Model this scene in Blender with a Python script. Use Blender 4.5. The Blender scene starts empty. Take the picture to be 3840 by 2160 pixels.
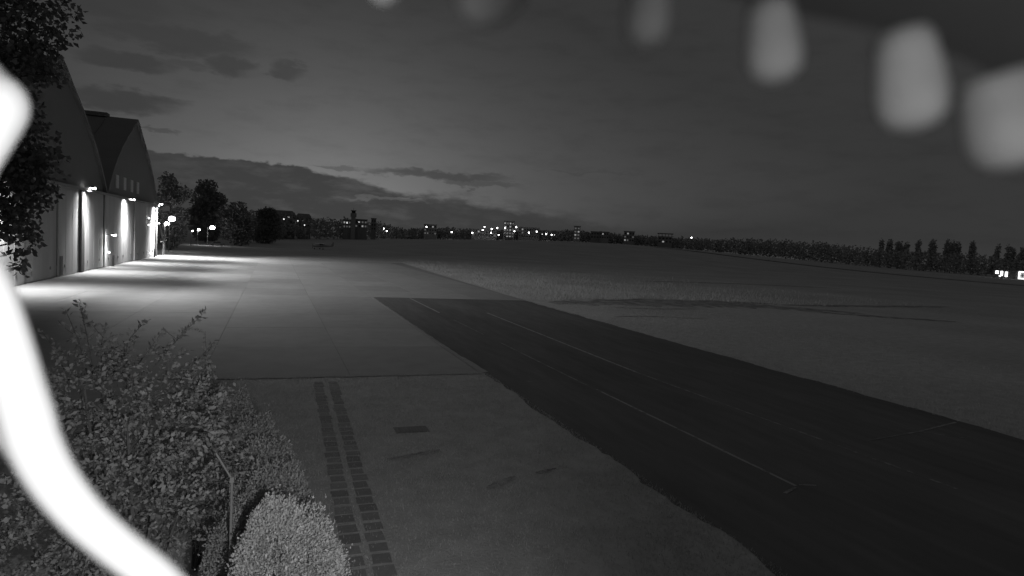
import bpy, math, random
import numpy as np
from mathutils import Vector, Matrix

sc = bpy.context.scene
COL = sc.collection
RAD = math.radians

# ------------------------------------------------------------------ camera
cam_data = bpy.data.cameras.new("camera")
cam_data.sensor_width = 36.0
cam_data.lens = 22.36
cam_data.clip_start = 0.02
cam_data.clip_end = 12000.0
cam = bpy.data.objects.new("camera", cam_data)
COL.objects.link(cam)
yaw, pitch, roll = RAD(20.668), RAD(3.969), RAD(3.148)
F = Vector((math.sin(yaw) * math.cos(pitch), math.cos(yaw) * math.cos(pitch), -math.sin(pitch)))
R0 = Vector((math.cos(yaw), -math.sin(yaw), 0.0))
U0 = R0.cross(F)
RT = R0 * math.cos(roll) + U0 * math.sin(roll)
UP = U0 * math.cos(roll) - R0 * math.sin(roll)
M = Matrix.Identity(4)
for i in range(3):
    M[i][0], M[i][1], M[i][2] = RT[i], UP[i], -F[i]
M[2][3] = 6.0
cam.matrix_world = M
cam_data.dof.use_dof = True
cam_data.dof.focus_distance = 30.0
cam_data.dof.aperture_fstop = 3.6
sc.camera = cam

# ------------------------------------------------------------------ world
SUN_AZ, SUN_EL = 4.0, 1.0          # afterglow azimuth (deg from +Y towards +X), elevation
world = bpy.data.worlds.new("World")
sc.world = world
world.use_nodes = True
nt = world.node_tree
nt.nodes.clear()


def nd(tree, typ, **kw):
    n = tree.nodes.new(typ)
    for k, v in kw.items():
        setattr(n, k, v)
    return n


def mth(tree, op, a, b=None, c=None, clamp=False):
    n = tree.nodes.new("ShaderNodeMath")
    n.operation = op
    n.use_clamp = clamp
    for i, v in enumerate((a, b, c)):
        if v is None:
            continue
        if isinstance(v, (int, float)):
            n.inputs[i].default_value = v
        else:
            tree.links.new(v, n.inputs[i])
    return n.outputs[0]


def smooth(tree, x, lo, hi):
    n = tree.nodes.new("ShaderNodeMapRange")
    n.interpolation_type = 'SMOOTHSTEP'
    tree.links.new(x, n.inputs[0])
    n.inputs[1].default_value, n.inputs[2].default_value = lo, hi
    n.inputs[3].default_value, n.inputs[4].default_value = 0.0, 1.0
    return n.outputs[0]


def build_world():
    W = lambda op, a, b=None, c=None, clamp=False: mth(nt, op, a, b, c, clamp)
    tc = nd(nt, "ShaderNodeTexCoord")
    nrm = nd(nt, "ShaderNodeVectorMath", operation='NORMALIZE')
    nt.links.new(tc.outputs["Generated"], nrm.inputs[0])
    sep = nd(nt, "ShaderNodeSeparateXYZ")
    nt.links.new(nrm.outputs[0], sep.inputs[0])
    x, y, z = sep.outputs
    az = W('MULTIPLY', W('ARCTAN2', x, y), 57.29578)
    el = W('MULTIPLY', W('ARCSINE', z), 57.29578)
    sky = nd(nt, "ShaderNodeTexSky", sky_type='NISHITA')
    sky.sun_disc = False
    sky.sun_elevation = RAD(SUN_EL)
    sky.sun_rotation = RAD(SUN_AZ)
    sky.air_density, sky.dust_density, sky.ozone_density = 1.0, 1.5, 1.0
    bw = nd(nt, "ShaderNodeRGBToBW")
    nt.links.new(sky.outputs[0], bw.inputs[0])
    # a monochrome night camera: grey sky, contrast squeezed as the sensor does
    lum = W('POWER', W('MAXIMUM', bw.outputs[0], 0.0), 0.75)
    # cloud noise, stretched along the horizon
    cmb = nd(nt, "ShaderNodeCombineXYZ")
    nt.links.new(W('MULTIPLY', az, 0.22), cmb.inputs[0])
    nt.links.new(W('MULTIPLY', el, 0.75), cmb.inputs[1])
    n1 = nd(nt, "ShaderNodeTexNoise")
    n1.inputs["Scale"].default_value = 1.0
    n1.inputs["Detail"].default_value = 6.0
    n1.inputs["Roughness"].default_value = 0.6
    nt.links.new(cmb.outputs[0], n1.inputs["Vector"])
    cmb2 = nd(nt, "ShaderNodeCombineXYZ")
    nt.links.new(W('MULTIPLY', az, 0.9), cmb2.inputs[0])
    nt.links.new(W('MULTIPLY', el, 1.6), cmb2.inputs[1])
    n2 = nd(nt, "ShaderNodeTexNoise")
    n2.inputs["Scale"].default_value = 1.0
    n2.inputs["Detail"].default_value = 5.0
    nt.links.new(cmb2.outputs[0], n2.inputs["Vector"])
    wob = W('SUBTRACT', n1.outputs[0], 0.5)
    wob2 = W('SUBTRACT', n2.outputs[0], 0.5)
    azp = W('ADD', az, W('MULTIPLY', wob, 5.0))
    elp = W('ADD', W('ADD', el, W('MULTIPLY', wob, 2.4)), W('MULTIPLY', wob2, 1.0))
    clouds = [(-7.5, 14.1, 5.6, 1.0, .75), (-12.5, 15.8, 5.0, 1.2, .6), (-11.0, 11.9, 3.4, 0.75, .9), (-3.7, 12.8, 1.7, 0.85, .8),
              (-7.0, 12.4, 2.0, 0.4, .5), (0.7, 13.2, 1.5, 0.75, .7), (-11.5, 9.1, 4.0, 0.9, 1.), (-9.0, 7.1, 1.6, 0.25, .6),
              (13.6, 5.75, 6.2, 0.5, .85), (5.0, 5.7, 2.2, 0.25, .5), (17.0, 5.2, 4.0, 0.3, .6), (27.0, 6.7, 5.0, 0.12, .3),
              (-22.0, 10.0, 7.0, 1.2, .8), (-30.0, 14.0, 8.0, 1.5, .8)]
    tot = None
    for a0, e0, sa, se, k in clouds:
        da = W('MULTIPLY', W('SUBTRACT', azp, a0), 1.0 / sa)
        de = W('MULTIPLY', W('SUBTRACT', elp, e0), 1.0 / se)
        q = W('SUBTRACT', 1.25, W('ADD', W('MULTIPLY', da, da), W('MULTIPLY', de, de)))
        m = W('MULTIPLY', smooth(nt, q, -0.25, 1.05), k)
        tot = m if tot is None else W('MAXIMUM', tot, m)
    # low bank of cloud along the western horizon
    top = W('SUBTRACT', 5.65, W('MULTIPLY', smooth(nt, az, 0.0, 12.0), 1.45))
    top = W('SUBTRACT', top, W('MULTIPLY', smooth(nt, az, 12.0, 38.0), 2.6))
    edge = W('SUBTRACT', W('ADD', W('ADD', top, W('MULTIPLY', wob2, 0.9)), W('MULTIPLY', wob, W('MULTIPLY', smooth(nt, az, -2.0, 10.0), 3.0))), el)
    soften = W('ADD', 0.16, W('MULTIPLY', smooth(nt, az, 0.0, 16.0), 0.9))
    bank = smooth(nt, W('DIVIDE', edge, soften), -0.25, 1.0)
    bank = W('MULTIPLY', bank, W('SUBTRACT', 1.0, W('MULTIPLY', smooth(nt, n1.outputs[0], 0.45, 0.7), 0.22)))
    slit = smooth(nt, W('SUBTRACT', 1.0, W('ADD', W('POWER', W('MULTIPLY', W('SUBTRACT', az, 9.0), 0.2), 2.0),
                                          W('POWER', W('MULTIPLY', W('SUBTRACT', elp, 3.3), 4.0), 2.0))), 0.0, 1.0)
    bank = W('SUBTRACT', bank, W('MULTIPLY', slit, 0.3))
    soft = W('MULTIPLY', smooth(nt, n1.outputs[0], 0.42, 0.75), 0.22)
    base = W('MAXIMUM', W('SUBTRACT', W('MULTIPLY', lum, 0.787 * 0.05), 0.013), 0.038)
    base = W('MULTIPLY', base, W('SUBTRACT', 1.0, W('MULTIPLY', soft, 0.5)))

    def mix(a, b, f):
        return W('ADD', W('MULTIPLY', a, W('SUBTRACT', 1.0, f)), W('MULTIPLY', f, b))
    res = mix(base, 0.040, W('MULTIPLY', tot, 0.80))
    res = mix(res, 0.042, W('MULTIPLY', bank, 0.95))
    res = W('MULTIPLY', res, 10.0)
    col = nd(nt, "ShaderNodeCombineColor")
    for i in range(3):
        nt.links.new(res, col.inputs[i])
    bg = nd(nt, "ShaderNodeBackground")
    bg.inputs[1].default_value = 0.10
    nt.links.new(col.outputs[0], bg.inputs[0])
    out = nd(nt, "ShaderNodeOutputWorld")
    nt.links.new(bg.outputs[0], out.inputs[0])


build_world()

sun_data = bpy.data.lights.new("sun", 'SUN')
sun_data.energy = 0.04
sun_data.angle = RAD(25)
sun = bpy.data.objects.new("sun", sun_data)
COL.objects.link(sun)
sun.rotation_euler = Vector((-math.sin(RAD(SUN_AZ)), -math.cos(RAD(SUN_AZ)), -math.tan(RAD(12)))).to_track_quat('-Z', 'Y').to_euler()

sc.view_settings.view_transform = 'Standard'
sc.view_settings.look = 'None'
sc.view_settings.exposure = 0.0
sc.view_settings.gamma = 1.0
sc.view_settings.use_curve_mapping = False
sc.cycles.use_denoising = True
sc.cycles.denoiser = 'OPENIMAGEDENOISE'
sc.cycles.denoising_input_passes = 'RGB_ALBEDO_NORMAL'
sc.cycles.max_bounces = 4
sc.cycles.diffuse_bounces = 2
sc.cycles.glossy_bounces = 2
sc.cycles.transparent_max_bounces = 4
sc.cycles.sample_clamp_indirect = 0.5


# ------------------------------------------------------------------ materials (a monochrome infrared view: greys)
def mat(name, v, rough=0.85, var=0.2, scale=3.0, bump=0.0, bscale=40.0, rnd=0.0, spec=0.3, stretch=(1, 1, 1), big=0.0, bigscale=0.05, detail=5.0):
    m = bpy.data.materials.new(name)
    m.use_nodes = True
    t = m.node_tree
    b = t.nodes["Principled BSDF"]
    b.inputs["Roughness"].default_value = rough
    b.inputs["Specular IOR Level"].default_value = spec
    geo = nd(t, "ShaderNodeNewGeometry")
    mp = nd(t, "ShaderNodeMapping")
    mp.inputs["Scale"].default_value = stretch
    t.links.new(geo.outputs["Position"], mp.inputs[0])
    n = nd(t, "ShaderNodeTexNoise")
    n.inputs["Scale"].default_value = scale
    n.inputs["Detail"].default_value = detail
    t.links.new(mp.outputs[0], n.inputs["Vector"])
    f = mth(t, 'ADD', 1.0 - var, mth(t, 'MULTIPLY', n.outputs[0], 2 * var))
    if big:
        n3 = nd(t, "ShaderNodeTexNoise")
        n3.inputs["Scale"].default_value = bigscale
        n3.inputs["Detail"].default_value = 4.0
        t.links.new(mp.outputs[0], n3.inputs["Vector"])
        f = mth(t, 'MULTIPLY', f, mth(t, 'ADD', 1.0 - big, mth(t, 'MULTIPLY', n3.outputs[0], 2 * big)))
    if rnd:
        oi = nd(t, "ShaderNodeObjectInfo")
        f = mth(t, 'MULTIPLY', f, mth(t, 'ADD', 1.0 - rnd / 2, mth(t, 'MULTIPLY', oi.outputs["Random"], rnd)))
    val = mth(t, 'MULTIPLY', f, v)
    c = nd(t, "ShaderNodeCombineColor")
    for i in range(3):
        t.links.new(val, c.inputs[i])
    t.links.new(c.outputs[0], b.inputs["Base Color"])
    if bump:
        n2 = nd(t, "ShaderNodeTexNoise")
        n2.inputs["Scale"].default_value = bscale
        n2.inputs["Detail"].default_value = 4.0
        t.links.new(mp.outputs[0], n2.inputs["Vector"])
        bp = nd(t, "ShaderNodeBump")
        bp.inputs["Strength"].default_value = bump
        bp.inputs["Distance"].default_value = 0.05
        t.links.new(n2.outputs[0], bp.inputs["Height"])
        t.links.new(bp.outputs[0], b.inputs["Normal"])
    return m


def leafmat(name, v, var=0.35, trans=0.25):
    m = bpy.data.materials.new(name)
    m.use_nodes = True
    t = m.node_tree
    b = t.nodes["Principled BSDF"]
    b.inputs["Roughness"].default_value = 0.6
    b.inputs["Specular IOR Level"].default_value = 0.3
    geo = nd(t, "ShaderNodeNewGeometry")
    val = mth(t, 'MULTIPLY', mth(t, 'ADD', 1 - var, mth(t, 'MULTIPLY', geo.outputs["Random Per Island"], 2 * var)), v)
    c = nd(t, "ShaderNodeCombineColor")
    for i in range(3):
        t.links.new(val, c.inputs[i])
    t.links.new(c.outputs[0], b.inputs["Base Color"])
    if trans:
        tr = nd(t, "ShaderNodeBsdfTranslucent")
        t.links.new(c.outputs[0], tr.inputs[0])
        mx = nd(t, "ShaderNodeMixShader")
        mx.inputs[0].default_value = trans
        t.links.new(b.outputs[0], mx.inputs[1])
        t.links.new(tr.outputs[0], mx.inputs[2])
        t.links.new(mx.outputs[0], t.nodes["Material Output"].inputs[0])
    return m


def emit(name, s):
    m = bpy.data.materials.new(name)
    m.use_nodes = True
    t = m.node_tree
    b = t.nodes["Principled BSDF"]
    b.inputs["Base Color"].default_value = (.5, .5, .5, 1)
    b.inputs["Emission Color"].default_value = (1, 1, 1, 1)
    b.inputs["Emission Strength"].default_value = s
    return m


def worn_paint(name, paint, under, cover):
    m = mat(name, paint, rough=.7)
    t = m.node_tree
    b = t.nodes["Principled BSDF"]
    geo = nd(t, "ShaderNodeNewGeometry")
    n = nd(t, "ShaderNodeTexNoise")
    n.inputs["Scale"].default_value = 2.2
    n.inputs["Detail"].default_value = 8.0
    n.inputs["Roughness"].default_value = 0.75
    t.links.new(geo.outputs["Position"], n.inputs["Vector"])
    f = smooth(t, n.outputs[0], 0.62 - cover * 0.3, 0.72 - cover * 0.3)
    v = mth(t, 'ADD', under, mth(t, 'MULTIPLY', f, paint - under))
    c = nd(t, "ShaderNodeCombineColor")
    for i in range(3):
        t.links.new(v, c.inputs[i])
    t.links.new(c.outputs[0], b.inputs["Base Color"])
    return m


ASPHALT = 0.18
M_GRASS = mat("grass_ground", 0.52, var=.3, scale=1.6, bump=.6, bscale=14, big=.3, bigscale=.06, rough=1, spec=.1)
M_BLADE = leafmat("grass_blade", 0.52, var=.25, trans=.3)
M_ASPH = mat("asphalt", ASPHALT, var=.28, scale=2.2, stretch=(1, .16, 1), bump=.25, bscale=60, big=.4, bigscale=.3, detail=9, rough=.95, spec=.05)
M_CONC = mat("apron_concrete", 0.36, var=.16, scale=.9, big=.12, bigscale=.25, bump=.1, bscale=30, rnd=.16, rough=.8, spec=.25)
M_JOINT = mat("joint_filler", 0.28, var=.2)
M_STRIP = mat("edge_concrete", 0.34, var=.3, scale=2.5)
M_RUNWAY = mat("far_runway_asphalt", 0.36, var=.1)
M_PAINT = worn_paint("worn_line_paint", 0.38, ASPHALT, 0.75)
M_PAINT_THIN = worn_paint("faded_line_paint", 0.34, ASPHALT, 0.5)
M_SLAB = mat("track_slab", 0.28, var=.25, scale=8, rnd=.3)
M_IRON = mat("cast_iron", 0.20, var=.2, scale=10, rough=.6)
M_SHADE_SCRATCH = worn_paint("shade_scratch_ground", 0.17, 0.44, 0.62)
M_SHADE_SCRATCH.node_tree.nodes["Noise Texture.001"].inputs["Scale"].default_value = 0.8
M_SHADE_SCRATCH.node_tree.nodes["Map Range"].inputs[1].default_value = 0.34
M_SHADE_SCRATCH.node_tree.nodes["Map Range"].inputs[2].default_value = 0.62
M_ROOF = mat("roof_sheet", 0.23, var=.08, scale=.3, rough=.9)
M_GABLE = mat("gable_cladding", 0.21, var=.06, scale=.7, rough=.9)
M_DOOR = mat("hangar_door_paint", 0.82, var=.1, scale=1.2, stretch=(1, 1, .12), rough=.75, spec=.25, rnd=.12)
M_PILAS = mat("pilaster", 0.20, var=.15)
M_STEEL = mat("galvanised_steel", 0.30, var=.15, rough=.5)
M_DARK = mat("dark_metal", 0.05, var=.2, rough=.6)
M_LOUVRE = mat("pale_louvre", 0.75, var=.1)
M_PALE = mat("pale_panel", 0.34, var=.15)
M_BARK = mat("bark", 0.10, var=.35, scale=6, stretch=(1, 1, .25), bump=.4, bscale=20)
M_LEAF_SHRUB = leafmat("shrub_leaf", 0.36, var=.22, trans=.42)
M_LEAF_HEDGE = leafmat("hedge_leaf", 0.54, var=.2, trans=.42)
M_LEAF_HEDGE_FALLOFF = leafmat("hedge_leaf_falloff", 0.40, var=.2, trans=.42)  # hedge leaf darkened to imitate the lamp's falloff with distance
M_LEAF_TREE = leafmat("tree_leaf", 0.26, var=.4, trans=.15)
M_LEAF_FAR = leafmat("far_leaf", 0.45, var=.15, trans=.1)
M_WALL = mat("town_wall", 0.30, var=.2, scale=.3, rnd=.5)
M_WIN = mat("dark_window", 0.03, var=.1, rough=.3)
M_WINLIT = emit("lit_window", 0.28)
M_WINDIM = emit("dim_lit_window", 0.07)
M_WINHOT = emit("bright_lit_window", 3.0)
M_BULB = emit("lamp_lens", 20.0)
M_BULB_FAR = emit("street_lamp_globe", 14.0)
M_BULB_DIM = emit("dim_lamp_globe", 1.6)
M_BULB_SMALL = emit("small_lamp_lens", 12.0)
M_BAND = mat("band_white", 0.75, var=.05, scale=30, rough=.5)
M_CORNER = mat("dark_corner_shell", 0.05, var=.2, scale=40, rough=.7, spec=.1)
M_REFLECT_LUMP = mat("grey_reflection_lump", 0.28, var=.35, scale=45, rough=.8, spec=.1)
M_CARB = mat("car_paint", 0.25, rough=.35, var=.03)
M_TYRE = mat("tyre_rubber", 0.03, rough=.9)
M_PLANE = mat("aircraft_paint", 0.45, rough=.4, var=.04)


# ------------------------------------------------------------------ mesh helpers
class MB:
    def __init__(self):
        self.v, self.f = [], []

    def add(self, verts, faces):
        o = len(self.v)
        self.v += [tuple(p) for p in verts]
        self.f += [tuple(i + o for i in q) for q in faces]
        return self

    def box(self, lo, hi, rot=None, c=None):
        x0, y0, z0 = lo
        x1, y1, z1 = hi
        vs = [(x0, y0, z0), (x1, y0, z0), (x1, y1, z0), (x0, y1, z0), (x0, y0, z1), (x1, y0, z1), (x1, y1, z1), (x0, y1, z1)]
        if rot is not None:
            c = Vector(c) if c is not None else Vector(((x0 + x1) / 2, (y0 + y1) / 2, (z0 + z1) / 2))
            vs = [rot @ (Vector(p) - c) + c for p in vs]
        return self.add(vs, [(0, 3, 2, 1), (4, 5, 6, 7), (0, 1, 5, 4), (1, 2, 6, 5), (2, 3, 7, 6), (3, 0, 4, 7)])

    def tube(self, path, radii, seg=8, cap=True):
        path = [Vector(p) for p in path]
        if isinstance(radii, (int, float)):
            radii = [radii] * len(path)
        vs, fs = [], []
        n0 = None
        for i, p in enumerate(path):
            t = (path[min(i + 1, len(path) - 1)] - path[max(i - 1, 0)]).normalized()
            if n0 is None:
                n0 = t.orthogonal().normalized()
            n0 = (n0 - t * n0.dot(t)).normalized()
            b = t.cross(n0)
            for k in range(seg):
                a = 2 * math.pi * k / seg
                vs.append(p + (n0 * math.cos(a) + b * math.sin(a)) * radii[i])
        for i in range(len(path) - 1):
            for k in range(seg):
                k2 = (k + 1) % seg
                fs.append((i * seg + k, i * seg + k2, (i + 1) * seg + k2, (i + 1) * seg + k))
        if cap:
            fs.append(tuple(range(seg))[::-1])
            fs.append(tuple((len(path) - 1) * seg + k for k in range(seg)))
        return self.add(vs, fs)

    def ball(self, c, r, seg=10, rings=6):
        c = Vector(c)
        if isinstance(r, (int, float)):
            r = (r, r, r)
        vs, fs = [c + Vector((0, 0, r[2]))], []
        for i in range(1, rings):
            a = math.pi * i / rings
            for k in range(seg):
                b = 2 * math.pi * k / seg
                vs.append(c + Vector((r[0] * math.sin(a) * math.cos(b), r[1] * math.sin(a) * math.sin(b), r[2] * math.cos(a))))
        vs.append(c - Vector((0, 0, r[2])))
        for k in range(seg):
            fs.append((0, 1 + k, 1 + (k + 1) % seg))
        for i in range(rings - 2):
            for k in range(seg):
                a, b = 1 + i * seg + k, 1 + i * seg + (k + 1) % seg
                fs.append((a, a + seg, b + seg, b))
        o = 1 + (rings - 2) * seg
        for k in range(seg):
            fs.append((o + k, len(vs) - 1, o + (k + 1) % seg))
        return self.add(vs, fs)

    def build(self, name, m, parent=None, smooth=False, loc=None):
        me = bpy.data.meshes.new(name)
        me.from_pydata(self.v, [], self.f)
        me.materials.append(m)
        if smooth:
            me.polygons.foreach_set("use_smooth", [True] * len(me.polygons))
        me.update()
        return link(name, me, parent, loc)


def link(name, data, parent=None, loc=None):
    o = bpy.data.objects.new(name, data)
    COL.objects.link(o)
    if loc is not None:
        o.location = loc
    if parent is not None:
        o.parent = parent
    return o


def tag(o, label, cat, group=None):
    o["label"], o["category"] = label, cat
    if group:
        o["group"] = group
    return o


def thing(name, label, cat, loc=(0, 0, 0), group=None):
    return tag(link(name, None, None, loc), label, cat, group)


def struct(o):
    o["kind"] = "structure"
    return o


def stuff(o):
    o["kind"] = "stuff"
    return o


def quads(name, V, m, parent=None, n=4):
    """V: (k, n, 3) array, one separate n-gon for each row."""
    V = np.asarray(V, dtype=np.float32)
    k = V.shape[0]
    me = bpy.data.meshes.new(name)
    me.vertices.add(k * n)
    me.vertices.foreach_set("co", V.reshape(-1))
    me.loops.add(k * n)
    me.loops.foreach_set("vertex_index", np.arange(k * n, dtype=np.int32))
    me.polygons.add(k)
    me.polygons.foreach_set("loop_start", np.arange(0, k * n, n, dtype=np.int32))
    me.update(calc_edges=True)
    me.materials.append(m)
    return link(name, me, parent)


def unit(a):
    return a / np.maximum(np.linalg.norm(a, axis=-1, keepdims=True), 1e-9)


def leaves(P, A, size, rng, aspect=.5, droop=.0):
    """rhombic leaves: base P, direction A, length size."""
    n = len(P)
    A = unit(A)
    S = unit(np.cross(A, rng.normal(size=(n, 3))))
    Nn = np.cross(A, S)
    L = np.asarray(size).reshape(-1, 1)
    w = L * aspect * .5
    mid = P + A * L * .45
    tip = P + A * L - np.array([0, 0, 1]) * L * droop
    return np.stack([P, mid + S * w + Nn * w * .35, tip, mid - S * w + Nn * w * .35], 1)


def spline(pts, k=4):
    out = []
    n = len(pts)
    for i in range(n - 1):
        p0, p1, p2, p3 = (np.array(pts[max(i - 1, 0)]), np.array(pts[i]), np.array(pts[i + 1]), np.array(pts[min(i + 2, n - 1)]))
        for j in range(k):
            s = j / k
            out.append(.5 * ((2 * p1) + (p2 - p0) * s + (2 * p0 - 5 * p1 + 4 * p2 - p3) * s * s + (3 * p1 - p0 - 3 * p2 + p3) * s ** 3))
    out.append(np.array(pts[-1]))
    return out


def terrain(x, y):
    r = np.hypot(x, y)
    az = np.arctan2(x, y)
    t = np.clip((r - 180) / 440, 0, 1)
    return 11.5 * t * t * (3 - 2 * t) * np.exp(-((az - .5) / .33) ** 2)


# ------------------------------------------------------------------ ground
def build_ground():
    rings = [0, 12, 25, 45, 70, 100, 140, 180, 220, 270, 320, 380, 440, 500, 560, 620, 700, 900, 1400, 2500, 5000, 9000]
    seg = 144
    vs, fs = [(0, 0, 0)], []
    for r in rings[1:]:
        for k in range(seg):
            a = 2 * math.pi * k / seg
            x, y = r * math.sin(a), r * math.cos(a)
            vs.append((x, y, float(terrain(x, y))))
    for k in range(seg):
        fs.append((0, 1 + (k + 1) % seg, 1 + k))
    for i in range(len(rings) - 2):
        for k in range(seg):
            a, b = 1 + i * seg + k, 1 + i * seg + (k + 1) % seg
            fs.append((a, b, b + seg, a + seg))
    struct(MB().add(vs, fs).build("ground", M_GRASS, smooth=True))


build_ground()
rnd = random.Random(7)
XL, XR = 9.2, 25.4                      # taxiway edges
Y0, Y1, Y2 = 27.5, 63.1, 149.9          # apron near edge, taxiway head, apron far edge


def ragged(x, y0, y1, step, amp, seed):
    r = random.Random(seed)
    out, y, w = [], y0, 0.0
    while y < y1:
        w = w * .7 + r.uniform(-amp, amp)
        out.append((x + w, y))
        y += step * r.uniform(.6, 1.4)
    out.append((x, y1))
    return out


def build_taxiway():
    left = ragged(XL, -45, 27.2, .35, .11, 3) + [(XL + .02, Y1)]
    right = ragged(XR, -45, Y1, .5, .12, 5)
    vs = [(x, y, .006) for x, y in left] + [(x, y, .006) for x, y in right[::-1]]
    t = struct(MB().add(vs, [tuple(range(len(vs)))[::-1]]).build("taxiway", M_ASPH))
    zz = .012

    def line(p, q, w, m, name="painted_line", seed=1):
        r = random.Random(seed)
        p, q = Vector((*p, zz)), Vector((*q, zz))
        d = (q - p).normalized()
        s = Vector((d.y, -d.x, 0)) * w / 2
        n = max(2, int((q - p).length / .5))
        a = [p + (q - p) * i / n + s * (1 + r.uniform(-.2, .2)) for i in range(n + 1)]
        b = [p + (q - p) * i / n - s * (1 + r.uniform(-.2, .2)) for i in range(n + 1)]
        MB().add(a + b, [(i, i + 1, n + 2 + i, n + 1 + i) for i in range(n)]).build(name, m, t)
    line((12.9, 63.0), (12.92, 50.9), .16, M_PAINT, seed=1)
    line((12.93, 46.5), (12.95, 39.0), .09, M_PAINT_THIN, seed=2)
    line((12.97, 36.0), (13.0, 24.5), .09, M_PAINT_THIN, seed=3)
    line((13.04, 23.7), (13.15, 12.7), .11, M_PAINT, seed=4)
    line((17.2, 51.3), (16.95, 27.0), .17, M_PAINT, seed=5)
    line((16.95, 27.0), (17.6, 11.5), .11, M_PAINT_THIN, seed=6)
    line((13.05, 12.62), (12.45, 12.35), .10, M_PAINT, seed=7)
    line((13.3, 12.75), (13.75, 12.6), .08, M_PAINT_THIN, seed=8)
    line((19.0, 15.5), (22.2, 16.0), .10, M_PAINT_THIN, seed=9)
    line((22.2, 16.0), (25.1, 16.7), .10, M_PAINT, seed=10)
    line((22.2, 15.9), (23.2, 15.0), .06, M_PAINT_THIN, seed=11)
    line((10.6, 25.55), (11.5, 25.5), .06, M_PAINT_THIN, seed=12)


build_taxiway()


def build_apron():
    vs = [(-20.9, Y0, .004), (XL - .15, Y0, .004), (XL - .15, Y1, .004), (XR, Y1, .004), (XR + 3, Y2, .004), (-26, Y2, .004), (-26, 141, .004), (-20.9, 141, .004)]
    ap = struct(MB().add(vs, [tuple(range(8))]).build("apron", M_JOINT))
    xs1 = [-20.88, -14.7, -8.5, -2.6, 3.2, XL - .2]
    xs2 = [-20.88, -14.7, -8.5, -2.6, 3.2, XL - .2, 14.5, 19.9, XR - .05]
    rows = [Y0 + (Y1 - Y0) * i / 5 for i in range(6)]
    rows2 = [Y1 + (Y2 - Y1) * i / 12 for i in range(13)]
    cache = {}

    def slab(x0, x1, y0, y1):
        g = .010
        w, l = round(x1 - x0 - 2 * g, 3), round(y1 - y0 - 2 * g, 3)
        if (w, l) not in cache:
            cache[(w, l)] = None
            o = MB().box((-w / 2, -l / 2, -.1), (w / 2, l / 2, 0)).build("concrete_slab", M_CONC, ap)
            cache[(w, l)] = o.data
        else:
            o = link("concrete_slab", cache[(w, l)], ap)
        o.location = ((x0 + x1) / 2, (y0 + y1) / 2, .022 + rnd.uniform(-.003, .003))
    for j in range(5):
        for i in range(len(xs1) - 1):
            slab(xs1[i], xs1[i + 1], rows[j], rows[j + 1])
    for j in range(12):
        for i in range(len(xs2) - 1):
            slab(xs2[i], xs2[i + 1], rows2[j], rows2[j + 1])
    # pale edge strip between the apron and the taxiway, and along the meadow
    r = random.Random(4)
    a = [(XL - .13 + r.uniform(-.03, .03), Y0 + i * .5, .03) for i in range(72)]
    b = [(XL + .06 + (.22 if i < 10 else 0) * (1 - i / 10) + r.uniform(-.04, .04), Y0 + i * .5, .03) for i in range(72)]
    MB().add(a + b, [(i, 72 + i, 73 + i, i + 1) for i in range(71)]).build("edge_strip", M_STRIP, ap)
    a = [(XR - .02 + r.uniform(-.03, .03), 50 + i * .8, .03) for i in range(40)]
    b = [(XR + .13 + r.uniform(-.05, .05), 50 + i * .8, .03) for i in range(40)]
    MB().add(a + b, [(i, 40 + i, 41 + i, i + 1) for i in range(39)]).build("edge_strip", M_STRIP, ap)
    a = [(-3 + i * .4, Y0 - .28 + r.uniform(-.07, .07), .029) for i in range(31)]
    b = [(-3 + i * .4, Y0 + .06, .029) for i in range(31)]
    MB().add(a + b, [(i, i + 1, 32 + i, 31 + i) for i in range(30)]).build("edge_strip", M_STRIP, ap)


build_apron()


def build_track():
    t = struct(link("slab_track", None, None, (0, 0, 0)))
    me = None
    for row in (0, 1):
        for i in range(35):
            y = 10.6 + i * .46
            k = (y - 11) / 15.6
            x = (1.52 + .30 * k) if row == 0 else (2.03 + .36 * k)
            if me is None:
                o = MB().box((-.19, -.195, -.05), (.19, .195, 0)).build("paving_slab", M_SLAB, t)
                me = o.data
            else:
                o = link("paving_slab", me, t)
            o.location = (x + rnd.uniform(-.02, .02), y + rnd.uniform(-.02, .02), .014 + rnd.uniform(-.004, .006))
            o.rotation_euler = (rnd.uniform(-.012, .012), rnd.uniform(-.012, .012), rnd.uniform(-.04, .04))
            o.scale = (rnd.uniform(.82, 1.05), rnd.uniform(.85, 1.05), 1)


build_track()


def build_grate():
    t = thing("drain_cover", "dark oblong drain cover lying in the grass beside the slab track", "drain cover", (4.2, 19.4, 0))
    MB().box((-.52, -.3, -.05), (.52, .3, .02)).build("frame", M_IRON, t)
    for i in range(9):
        MB().box((-.46 + i * .1, -.25, .02), (-.40 + i * .1, .25, .035)).build("bar", M_IRON, t)


build_grate()


# ------------------------------------------------------------------ grass
def blades(name, n, area, h, w, seed, m, keep=None, zfun=None):
    rng = np.random.default_rng(seed)
    x = rng.uniform(area[0], area[1], n)
    y = rng.uniform(area[2], area[3], n)
    if keep is not None:
        k = keep(x, y, rng)
        x, y = x[k], y[k]
    n = len(x)
    z = np.zeros(n) if zfun is None else zfun(x, y)
    P = np.stack([x, y, z], 1)
    a = rng.uniform(0, 2 * np.pi, n)
    s = np.stack([np.cos(a), np.sin(a), np.zeros(n)], 1) * (w * rng.uniform(.6, 1.4, n))[:, None]
    hh = h * rng.uniform(.4, 1.2, n)
    tip = P + np.stack([rng.normal(0, .35, n) * hh, rng.normal(0, .35, n) * hh, hh], 1)
    o = quads(name, np.stack([P - s, P + s, tip], 1), m, None, 3)
    return stuff(o)


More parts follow.
